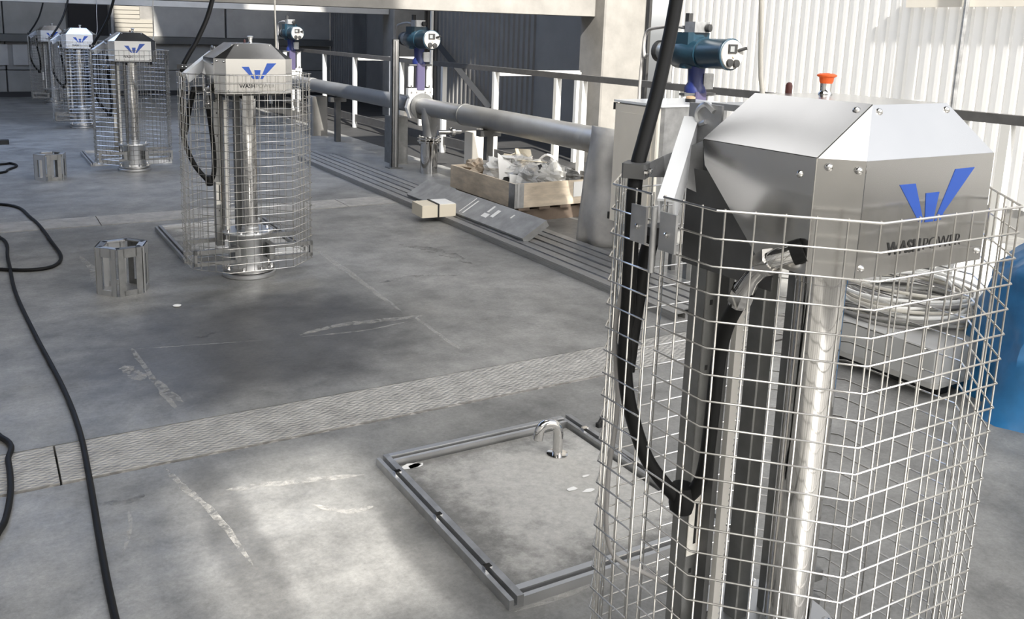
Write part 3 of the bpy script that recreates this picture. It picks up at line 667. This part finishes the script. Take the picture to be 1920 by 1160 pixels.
def valve(loc, label):
    v = thing('motor_valve', loc, label, 'valve', 'motorised gate valves')       # origin on pipe axis
    b = MB().prism([(-.19, -.035, -.02), (-.15, -.035, .10), (-.17, -.035, .14), (-.17, -.035, .22), (.17, -.035, .22), (.17, -.035, .14), (.15, -.035, .10), (.19, -.035, -.02), (.14, -.035, -.15), (-.14, -.035, -.15)], (0, .07, 0)).obj('gate_body', WHITE, v)
    for x in (-.13, -.06, .06, .13):
        MB().cyl((x, -.045, .17), (x, .045, .17), .014, 6).obj('bolt', POL, b)
    for x in (-.125, .125):
        MB().b2(x - .032, x + .032, -.02, .02, .24, .50, .006).obj('yoke_arm', WHITE, v)
    for x in (-.125, .125):
        MB().cyl((x, -.01, .20), (x, -.01, .26), .016, 8).obj('yoke_bolt', POL, v)
    MB().b2(-.055, .055, -.05, .012, .20, .53, .01).obj('gate_stem_guard', VIOL, v)
    MB().b2(-.16, .16, -.03, .03, .50, .52).obj('yoke_bridge', DSTEEL, v)
    nk = MB().lathe([(.085, .52), (.085, .56), (.06, .60), (.065, .68), (.07, .73)], (-.0, .03, 0), 20).obj('mount_neck', COBALT, v, 40)
    MB().b2(.02, .12, -.05, .03, .55, .67, .01).obj('mount_plate', GALV, v)
    # actuator, axis along y, dial towards the viewer
    A = .825
    ab = MB().lathe([(.09, .30), (.125, .26), (.13, .12), (.125, .05), (.118, .0), (.118, -.02)], (0, -.02, A), 28, (0, 1, 0)).obj('actuator_body', TEAL, v, 40)
    MB().b2(-.11, .11, .0, .22, A + .05, A + .155, .03).obj('terminal_base', TEAL, ab); MB().lathe([(.10, -.12), (.10, .0)], (0, .09, A - .0), 24).obj('gear_neck', TEAL, ab, 40)
    MB().lathe([(.105, -.02), (.112, -.05), (.112, -.27), (.118, -.28), (.118, -.305), (.11, -.31)], (0, -.02, A), 28, (0, 1, 0)).obj('dial_housing', TEAL, ab, 40)
    dl = MB().lathe([(.108, -.31), (.105, -.322), (.02, -.326)], (0, -.02, A), 28, (0, 1, 0)).obj('dial_face', mat('dial_grey', (.36, .345, .32), .45), ab, 40)
    MB().b2(-.055, .03, -.356, -.345, A + .01, A + .075).obj('dial_window', DARK, dl); MB().b2(-.045, -.005, -.360, -.352, A + .02, A + .06).obj('dial_screen', TEALG, dl)
    MB().lathe([(.03, 0), (.028, .018), (.01, .02)], (.03, -.345, A - .065), 14, (0, -1, 0)).obj('selector_knob', DARK, dl, 40); MB().lathe([(.03, 0), (.028, .018), (.01, .02)], (-.035, -.345, A - .06), 14, (0, -1, 0)).obj('selector_knob', DARK, dl, 40)
    MB().lathe([(.012, 0), (.01, .01)], (.0, -.345, A - .015), 10, (0, -1, 0)).obj('indicator_lamp', BRASS, dl, 40)
    MB().cyl((.05, -.345, A + .03), (.09, -.39, A + .05), .012, 8).obj('selector_lever', DARK, dl)
    mt = MB().lathe([(.07, .26), (.082, .28), (.082, .48), (.07, .50), (.02, .51)], (0, -.02, A), 24, (0, 1, 0)).obj('motor', TEALG, v, 40)
    MB().lathe([(.085, .45), (.088, .46), (.088, .50), (.06, .52)], (0, -.02, A), 24, (0, 1, 0)).obj('motor_cap', DARK, mt, 40)
    tb = MB().b2(-.08, .07, -.02, .12, A + .155, A + .235, .015).obj('terminal_box', GALV, v); MB().b2(-.06, -.02, .09, .13, A + .155, A + .30).obj('gland_block', DARK, tb)
    MB().lathe([(.03, 0), (.03, .03), (.018, .035)], (.03, -.02, A + .19), 14, (.3, -1, 0)).obj('cable_gland', DARK, tb, 40)
    MB().tube(smooth_path([(-.06, .13, A + .19), (-.06, .25, A + .20), (-.06, .42, A + .19), (-.05, .58, A + .16), (-.05, .62, A + .06), (-.05, .60, A - .05), (-.05, .56, A - .03)], 5), .014, 8).obj('cable_loop', CABLEG, v, 60)
    MB().tube(smooth_path([(-.05, .62, A + .05), (-.05, .64, A - .3), (-.05, .62, A - .75)], 5), .013, 8).obj('drop_cable', CABLEG, v, 60)
    return v
V1 = valve((PX, 5.28, PZ), 'nearest motor valve with dark teal actuator, behind the cabinet')
V2 = copy_tree(V1); V2.location = (PX, 10.27, PZ); V2['label'] = 'middle motor valve with violet stem above the pipe branch'
V3 = copy_tree(V1); V3.location = (PX, 15.45, PZ); V3['label'] = 'farthest motor valve, just right of the second unit hood'
# post, pedestal and boxes beside the middle valve
pt = thing('cable_post', (4.66, 10.42, 0), 'tall narrow channel post left of the middle valve', 'post')
MB().b2(-.045, .045, -.02, -.012, 0, 1.62).b2(-.045, -.037, -.02, .05, 0, 1.62).b2(.037, .045, -.02, .05, 0, 1.62).obj('channel', DGALV, pt); MB().b2(-.09, .09, -.06, .09, 0, .012).obj('foot_plate', DGALV, pt)
MB().cyl((.0, -.03, .02), (.0, -.03, 1.6), .012, 8).obj('conduit', CABLEG, pt, 40)
tag(MB().b2(4.77, 4.99, 10.72, 11.0, 0, .62, .01).obj('steel_pedestal', DGALV), 'dull steel pedestal under the pipe beside the channel post', 'pedestal')
wb = thing('steel_box', (5.20, 9.15, 0), 'upright pale steel box standing behind the wooden crate', 'box'); MB().b2(-.11, .17, 0, .20, .20, .58, .006).obj('body', CREAM, wb); MB().b2(.02, .09, .06, .14, .58, .66).obj('neck', GALV, wb); MB().b2(-.05, .10, .05, .15, 0, .20).obj('stand', DSTEEL, wb)
tag(MB().b2(4.80, 5.06, 14.0, 14.25, 0, .64, .015).obj('pipe_pier', CONC), 'pale block pier under the far end of the pipe', 'pier')
cp2 = thing('conduit_pole', (5.5, 11.1, 0), 'bright thin conduit pole rising right of the middle valve', 'pole'); MB().cyl((0, 0, 0), (0, 0, 6.0), .022, 12).obj('pole', WHITE, cp2, 40); MB().b2(-.05, .05, -.05, .05, 0, .01).obj('foot_plate', GALV, cp2)

# ------------------------------------------------------------------ railing
RX, RZ = 5.94, 1.31
rl = thing('railing', (RX, 0, 0), 'grey steel railing running along the right side', 'railing')
MB().b2(-.03, .03, -3, 21.5, RZ - .07, RZ - .005, .004).obj('top_rail', RAIL, rl); MB().b2(-.015, .015, -3, 21.5, .12, .24).obj('kick_rail', RAIL, rl)
PM = MB().b2(-.035, .035, -.030, .030, 0, RZ - .07).mesh('post', POSTM)
for y in (-1.2, .6, 2.2, 3.43, 3.75, 4.9, 5.4, 6.6, 8.17, 8.68, 10.1, 11.57, 13.04, 13.41, 15.03, 16.6, 18.2, 18.55, 20.2):
    link('post', PM, rl, (0, y, 0))
for y in (10.1, 15.03, 5.0):
    MB().b2(.03, 1.32, y - .02, y + .02, RZ - .12, RZ - .05).obj('cross_rail', POSTM, rl); link('post', PM, rl, (1.30, y, 0))
# diagonal brace on the dark wall
tag(MB().tube([(8.12, 13.95, .38), (8.12, 18.6, 2.75)], .075, 4).obj('diagonal_brace', mat('brace_dark', (.03, .03, .03), .6)), 'dark diagonal steel brace against the grey corrugated wall', 'brace')
# ladder like wire rack next to the column
ld = thing('wall_ladder', (8.25, 9.35, 0), 'thin wire ladder on the bright wall right of the column', 'ladder')
for x in (0, .16): MB().cyl((0, x, .2), (0, x, 1.75), .008, 8).obj('ladder_side', GALV, ld)
for i in range(6): MB().cyl((0, 0, .3 + i * .28), (0, .16, .3 + i * .28), .006, 6).obj('rung', GALV, ld)

# ------------------------------------------------------------------ control cabinet
cb = thing('control_cabinet', (4.0, 4.62, 0), 'cream control cabinet standing behind the nearest hood', 'cabinet')
MB().b2(.02, .62, 0, .485, .42, 1.285, .02).obj('body', GALV, cb)
dr = MB().b2(-.012, .02, .012, .475, .43, 1.275, .008).obj('door', CREAM, cb); MB().b2(-.018, -.012, .06, .40, .50, 1.22, .0).obj('door_panel', CREAM, dr)
MB().b2(-.01, .66, -.015, .50, 1.285, 1.30, .01).obj('roof_plate', mat('sky_lit_lid', (.78, .80, .82), .2), cb)  # top plate whitened, the sky's reflection put into its colour
for z in (.46, 1.255): MB().cyl((.0, .485, z - .025), (.0, .485, z + .025), .016, 10).obj('hinge', DARK, cb, 40)
for x in (.38, .58):
    for y in (.05, .43): MB().b2(x - .02, x + .02, y - .02, y + .02, 0, .42).obj('leg', DGALV, cb)
bc = thing('signal_beacon', (4.42, 4.80, 1.30), 'small black beacon with peach top on the cabinet', 'beacon'); MB().lathe([(.036, 0), (.036, .022), (.034, .024)], n=20).obj('base', DARK, bc, 40); MB().lathe([(.034, .024), (.034, .036), (.02, .042), (.004, .043)], n=20).obj('cap', BRASS, bc, 40)

# ------------------------------------------------------------------ long profiles, plank, carton
px = [3.74, 3.845, 3.95, 4.06, 4.165, 4.27]
pl = ['outermost of the long steel profiles on the floor', 'second long steel profile from the open floor', 'third long steel profile from the open floor', 'fourth long steel profile from the open floor', 'fifth long steel profile from the open floor', 'innermost long steel profile, next to the crate']
for i, x in enumerate(px):
    o = MB(); y0 = 4.05 + .12 * ((i * 37) % 5) / 5; y1 = 11.5 + .15 * ((i * 13) % 4)
    o.b2(x, x + .088, y0, y1, .0, .012); o.b2(x, x + .012, y0, y1, .012, .045); o.b2(x + .076, x + .088, y0, y1, .012, .045); o.b2(x + .004, x + .084, y0 + .01, y1 - .01, .045, .052)
    tag(o.obj('steel_profile', GALV if i % 2 else mat('dull_profile', (.30, .295, .285), .55, .5, noise_amt=.15, nscale=20, stretch=(6, .4, 6))), pl[i], 'profile', 'long profiles on the floor')
bd = thing('steel_plank', (3.90, 6.10, .062), 'weathered grey plank leaning across the long profiles', 'plank')
R = Matrix.Rotation(math.radians(-30), 4, 'Y')
bd.rotation_euler = (0, math.radians(-30), math.radians(1.0))
MB().b2(0, .27, 0, 2.2, 0, .018).b2(0, .27, 0, .018, -.04, .0).obj('sheet', mat('weathered_plank', (.30, .298, .29), .6, .1, noise_amt=.25, nscale=6), bd)
MB().b2(0, .012, .02, 2.2, -.02, 0).obj('edge_fold', DGALV, bd)
for (x, y, dx, dy) in ((.10, .62, .10, .05), (.07, .70, .05, .09), (.14, .75, .09, .03), (.16, .40, .05, .02), (.03, 1.05, .2, .02), (.03, 1.12, .22, .012)):
    MB().b2(x, x + dx, y, y + dy, .018, .0195).obj('paint_mark', PAPER, bd)
ct = thing('carton', (3.70, 7.36, .053), 'small cream carton tied with a black band', 'box', rz=math.radians(-4))
MB().b2(-.17, .17, -.13, .13, 0, .115, .004).obj('carton_body', CREAMP, ct); MB().b2(.01, .165, -.12, .125, .115, .120).obj('paper_sheet', PAPER, ct)
MB().b2(-.015, .0, -.134, .134, -.0, .124).obj('band', BANDM, ct)

# ------------------------------------------------------------------ wooden crate with packing rubbish
cr = thing('wooden_crate', (4.31, 6.92, 0), 'low pale wooden crate full of packing bags', 'crate')
X1, Y1, z0, z1 = .91, 1.28, .145, .375
MB().b2(0, X1, 0, .018, z0, z1).obj('side_board', WOOD, cr); MB().b2(0, X1, Y1 - .018, Y1, z0, z1).obj('side_board', WOOD, cr)
MB().b2(0, .018, .018, Y1 - .018, z0, z1).obj('side_board', WOOD, cr); MB().b2(X1 - .018, X1, .018, Y1 - .018, z0, z1).obj('side_board', WOOD, cr)
MB().b2(.018, X1 - .018, .018, Y1 - .018, z0, z0 + .015).obj('bottom_board', WOOD, cr)
MB().b2(-.003, .10, -.003, .0, z0, z1).b2(-.003, .0, -.003, .10, z0, z1).obj('corner_plate', GALV, cr)
MB().b2(.03, .05, -.005, -.002, z0 + .01, z1).obj('corner_strip', HOOD2, cr)
ps = MB().b2(.66, .86, -.006, -.0005, z0 + .07, z1 - .015).obj('sun_patch', PAPER, cr); ps['label'] = 'painted white sun patch'  # sun on the crate front, painted as a white patch
pw = thing('pallet', (4.31, 6.92, 0), 'dark wooden pallet under the crate', 'pallet')
for y in (.05, .6, 1.12): MB().b2(.06, .9, y, y + .10, 0, .115).obj('bearer', PALW, pw)
for x in (.05, .28, .52, .76): MB().b2(x, x + .12, .0, 1.25, .117, .142).obj('deck_board', PALW, pw)
def lump(name, c, s, m, label, cat, seed, rz=0, amp=.45, fr=2.4, group=None):
    n1, n2 = 14, 20; vs = []; rnd = random.Random(seed); off = Vector((rnd.uniform(0, 50), rnd.uniform(0, 50), rnd.uniform(0, 50)))
    for i in range(n1 + 1):
        th = math.pi * i / n1
        for k in range(n2):
            ph = 2 * math.pi * k / n2; d = Vector((math.sin(th) * math.cos(ph), math.sin(th) * math.sin(ph), math.cos(th)))
            r = 1 + amp * noise.noise(d * fr + off) * 1.6 + amp * .5 * noise.noise(d * fr * 3 + off)
            vs.append((d.x * s[0] * r, d.y * s[1] * r, max(d.z * s[2] * r, -s[2] * .8)))
    fs = [(i * n2 + k, i * n2 + (k + 1) % n2, (i + 1) * n2 + (k + 1) % n2, (i + 1) * n2 + k) for i in range(n1) for k in range(n2)]
    o = MB().add(vs, fs).obj(name, m); o.location = c; o.rotation_euler = (0, 0, rz)
    return tag(o, label, cat, group)
GR = 'packing rubbish in the crate'
def sheet_cone(name, c, pts, m, label, cat):
    mb = MB(); o = mb.prism(pts, (.004, .006, .002)).obj(name, m); o.location = c; return tag(o, label, cat, GR)
lump('plastic_bag', (4.60, 7.18, .37), (.14, .17, .11), CLEAR, 'crumpled clear bag at the near left corner of the crate', 'bag', 1, group=GR)
lump('plastic_bag', (4.82, 7.08, .40), (.15, .11, .12), CLEAR2, 'puffed milky bag at the middle of the crate front', 'bag', 2, group=GR)
lump('plastic_bag', (4.58, 7.62, .40), (.16, .16, .12), CLEAR2, 'crumpled milky bag towards the back of the crate', 'bag', 3, group=GR)
lump('plastic_bag', (5.00, 7.36, .38), (.13, .22, .10), CLEAR, 'flat clear bag along the right side of the crate', 'bag', 4, group=GR)
lump('black_bag', (4.74, 7.28, .32), (.24, .18, .12), DARK, 'black bag buried in the middle of the crate', 'bag', 5, group=GR)
lump('grey_pouch', (5.03, 7.14, .37), (.13, .15, .07), mat('grey_pouch_film', (.12, .12, .115), .25), 'shiny dark grey pouch at the right front of the crate', 'bag', 6, .5, .25, group=GR)
lump('packing_wad', (4.88, 7.85, .39), (.22, .18, .11), CREAMP, 'wad of cream packing paper at the back of the crate', 'paper', 7, group=GR)
lump('plastic_bag', (4.74, 7.46, .44), (.15, .13, .09), CLEAR, 'clear bag lying on the paper in the middle of the crate', 'bag', 31, group=GR)
lump('packing_wad', (4.50, 7.95, .36), (.13, .15, .09), CARD, 'tan packing wad in the far left corner of the crate', 'paper', 33, group=GR)
sheet_cone('film_sleeve', (4.44, 7.42, .33), [(0, 0, 0), (.03, .10, .25), (.22, .02, .10), (.26, -.04, .02)], CLEAR2, 'pointed film sleeve standing up at the crate left side', 'film')
sheet_cone('film_sleeve', (4.40, 7.16, .30), [(0, 0, 0), (.02, .04, .12), (.12, .03, .10), (.22, 0, .02)], CLEAR2, 'small folded film sleeve over the crate left edge', 'film')
for i, (x, y, z, sx, sy, rz, tx, lab) in enumerate(((4.66, 7.54, .53, .30, .09, .25, .15, 'bright cardboard strip lying topmost in the crate'), (4.80, 7.40, .50, .28, .10, -.1, -.12, 'cream cardboard flap below the topmost strip'), (4.72, 7.22, .45, .2, .10, .5, .25, 'short tan cardboard flap above the black bag'), (4.92, 7.75, .52, .20, .11, .1, 1.1, 'pale printed carton lid standing at the crate back'))):
    o = MB().box((0, 0, 0), (sx, sy, .008)).obj('cardboard_flap', (PAPER, CREAMP, CARD, CREAMP)[i]); o.location = (x, y, z); o.rotation_euler = (tx, .1, rz); tag(o, lab, 'cardboard', GR)
tag(MB().tube(smooth_path([(5.02, 7.62, .30), (5.06, 7.66, .46), (5.13, 7.62, .52), (5.20, 7.56, .46), (5.20, 7.50, .36)], 6), .013, 10).obj('white_tube', WHITE, None, 60), 'bent white tube arching over the right edge of the crate', 'tube', GR)

# ------------------------------------------------------------------ draped grey cover beside the pipe end
def drape(name, label):
    n, m = 26, 16; vs = []; fs = []
    for j in range(m + 1):
        t = j / m
        for i in range(n + 1):
            s = i / n; w = .62 - .30 * t
            x = 4.44 + .20 * t ** 1.3 + .26 * s * (1 - .5 * t); yv = 6.10 - .55 * s + .12 * t
            wob = .03 * math.sin(13 * s + 2.5 * t) * (1 - .4 * t) + .05 * noise.noise(Vector((s * 5, t * 3, 1)))
            z = .98 * t - .05 * s * t
            vs.append((x + wob, yv + wob * .7, z))
    for j in range(m):
        for i in range(n):
            a = j * (n + 1) + i; fs.append((a, a + 1, a + n + 2, a + n + 1))
    o = MB().add(vs, fs).obj(name, CLOTH, None, 70); md = o.modifiers.new('thick', 'SOLIDIFY'); md.thickness = .012
    return tag(o, label, 'cover')
drape('grey_cover', 'grey draped cover hanging at the pipe end left of the cabinet')

# ------------------------------------------------------------------ cable coil, wrapped slab, blue tarp at right
ws = thing('wrapped_slab', (4.05, 2.42, 0), 'low grey wrapped slab on battens under the cable coil', 'slab', rz=math.radians(2))
MB().b2(.0, 1.1, .10, .95, .07, .27, .02).obj('slab_body', mat('wrapped_grey', (.42, .41, .385), .45, noise_amt=.12), ws)
for x in (.12, .85): MB().b2(x, x + .1, .15, .9, 0, .068).obj('batten', DARK, ws)
MB().b2(-.004, 1.104, .096, .954, .10, .274, .02).obj('film_wrap', CLEAR, ws)
def coil(c, R0, label, n=26, seed=3):
    t = thing('cable_coil', c, label, 'cable'); rnd = random.Random(seed)
    for k in range(n):
        ra = R0 * rnd.uniform(.66, 1.0); cx_, cy_ = rnd.uniform(-.03, .03), rnd.uniform(-.03, .03); zz = .012 + .15 * (k / n) ** 1.2; tl_ = rnd.uniform(-.16, .16); ph = rnd.uniform(0, 6.28); e = rnd.uniform(.0, .035)
        pts = []
        for i in range(45):
            a = 2 * math.pi * i / 44; r = ra + e * math.sin(3 * a + ph)
            pts.append((cx_ + r * math.cos(a), cy_ + r * math.sin(a), max(.008, zz + tl_ * math.sin(a + ph) * ra)))
        MB().tube(pts, .0095, 6).obj('cable_turn', (CABLEW, WHITE, CABLEG, WHITE)[k % 4], t, 60)
    for k in range(3):
        a = .6 + 2.0 * k; ca, sa = math.cos(a), math.sin(a)
        pts = [(ca * (R0 * .83 + .085 * math.cos(b)), sa * (R0 * .83 + .085 * math.cos(b)), .09 + .095 * math.sin(b)) for b in [i * 2 * math.pi / 12 for i in range(13)]]
        MB().tube(pts, .007, 6).obj('cable_tie', CABLEW, t, 60)
    return t
coil((4.50, 3.03, .275), .39, 'tangled coil of pale cables lying on the wrapped slab')
wbx = lump('white_bundle', (5.25, 3.15, .30), (.34, .22, .30), PAPER, 'bright white wrapped bundle behind the cable coil', 'bundle', 21, .3, .18)
def tarp_pile():
    n, m = 40, 18; vs = []; fs = []
    for j in range(m + 1):
        t = j / m
        for i in range(n):
            a = 2 * math.pi * i / n; r0 = 1.0 - .16 * t - .35 * max(0, t - .82) / .18 * .9
            fold = 1 + .22 * noise.noise(Vector((math.cos(a) * 3, math.sin(a) * 3, t * 2.4))) + .10 * noise.noise(Vector((math.cos(a) * 8, math.sin(a) * 9, t * 6))) + (.13 * max(0, .18 - t) / .18 * (1 + math.sin(7 * a)))
            vs.append((.48 * r0 * fold * math.cos(a), .52 * r0 * fold * math.sin(a), .84 * t + .03 * noise.noise(Vector((math.cos(a) * 2, math.sin(a) * 2, 5))) * t))
    for j in range(m):
        for i in range(n): fs.append((j * n + i, j * n + (i + 1) % n, (j + 1) * n + (i + 1) % n, (j + 1) * n + i))
    fs.append(tuple(range(m * n, (m + 1) * n)))
    o = MB().add(vs, fs).obj('blue_tarp', TARP, None, 60); o.location = (4.66, 2.12, 0.0)
    return tag(o, 'blue plastic tarp wrapped around a tall load at the right edge', 'tarp')
tarp_pile()
kb = struct(MB().b2(3.92, 4.12, -4, 1.75, 0, .05, .01).obj('trim_5', CONC2))
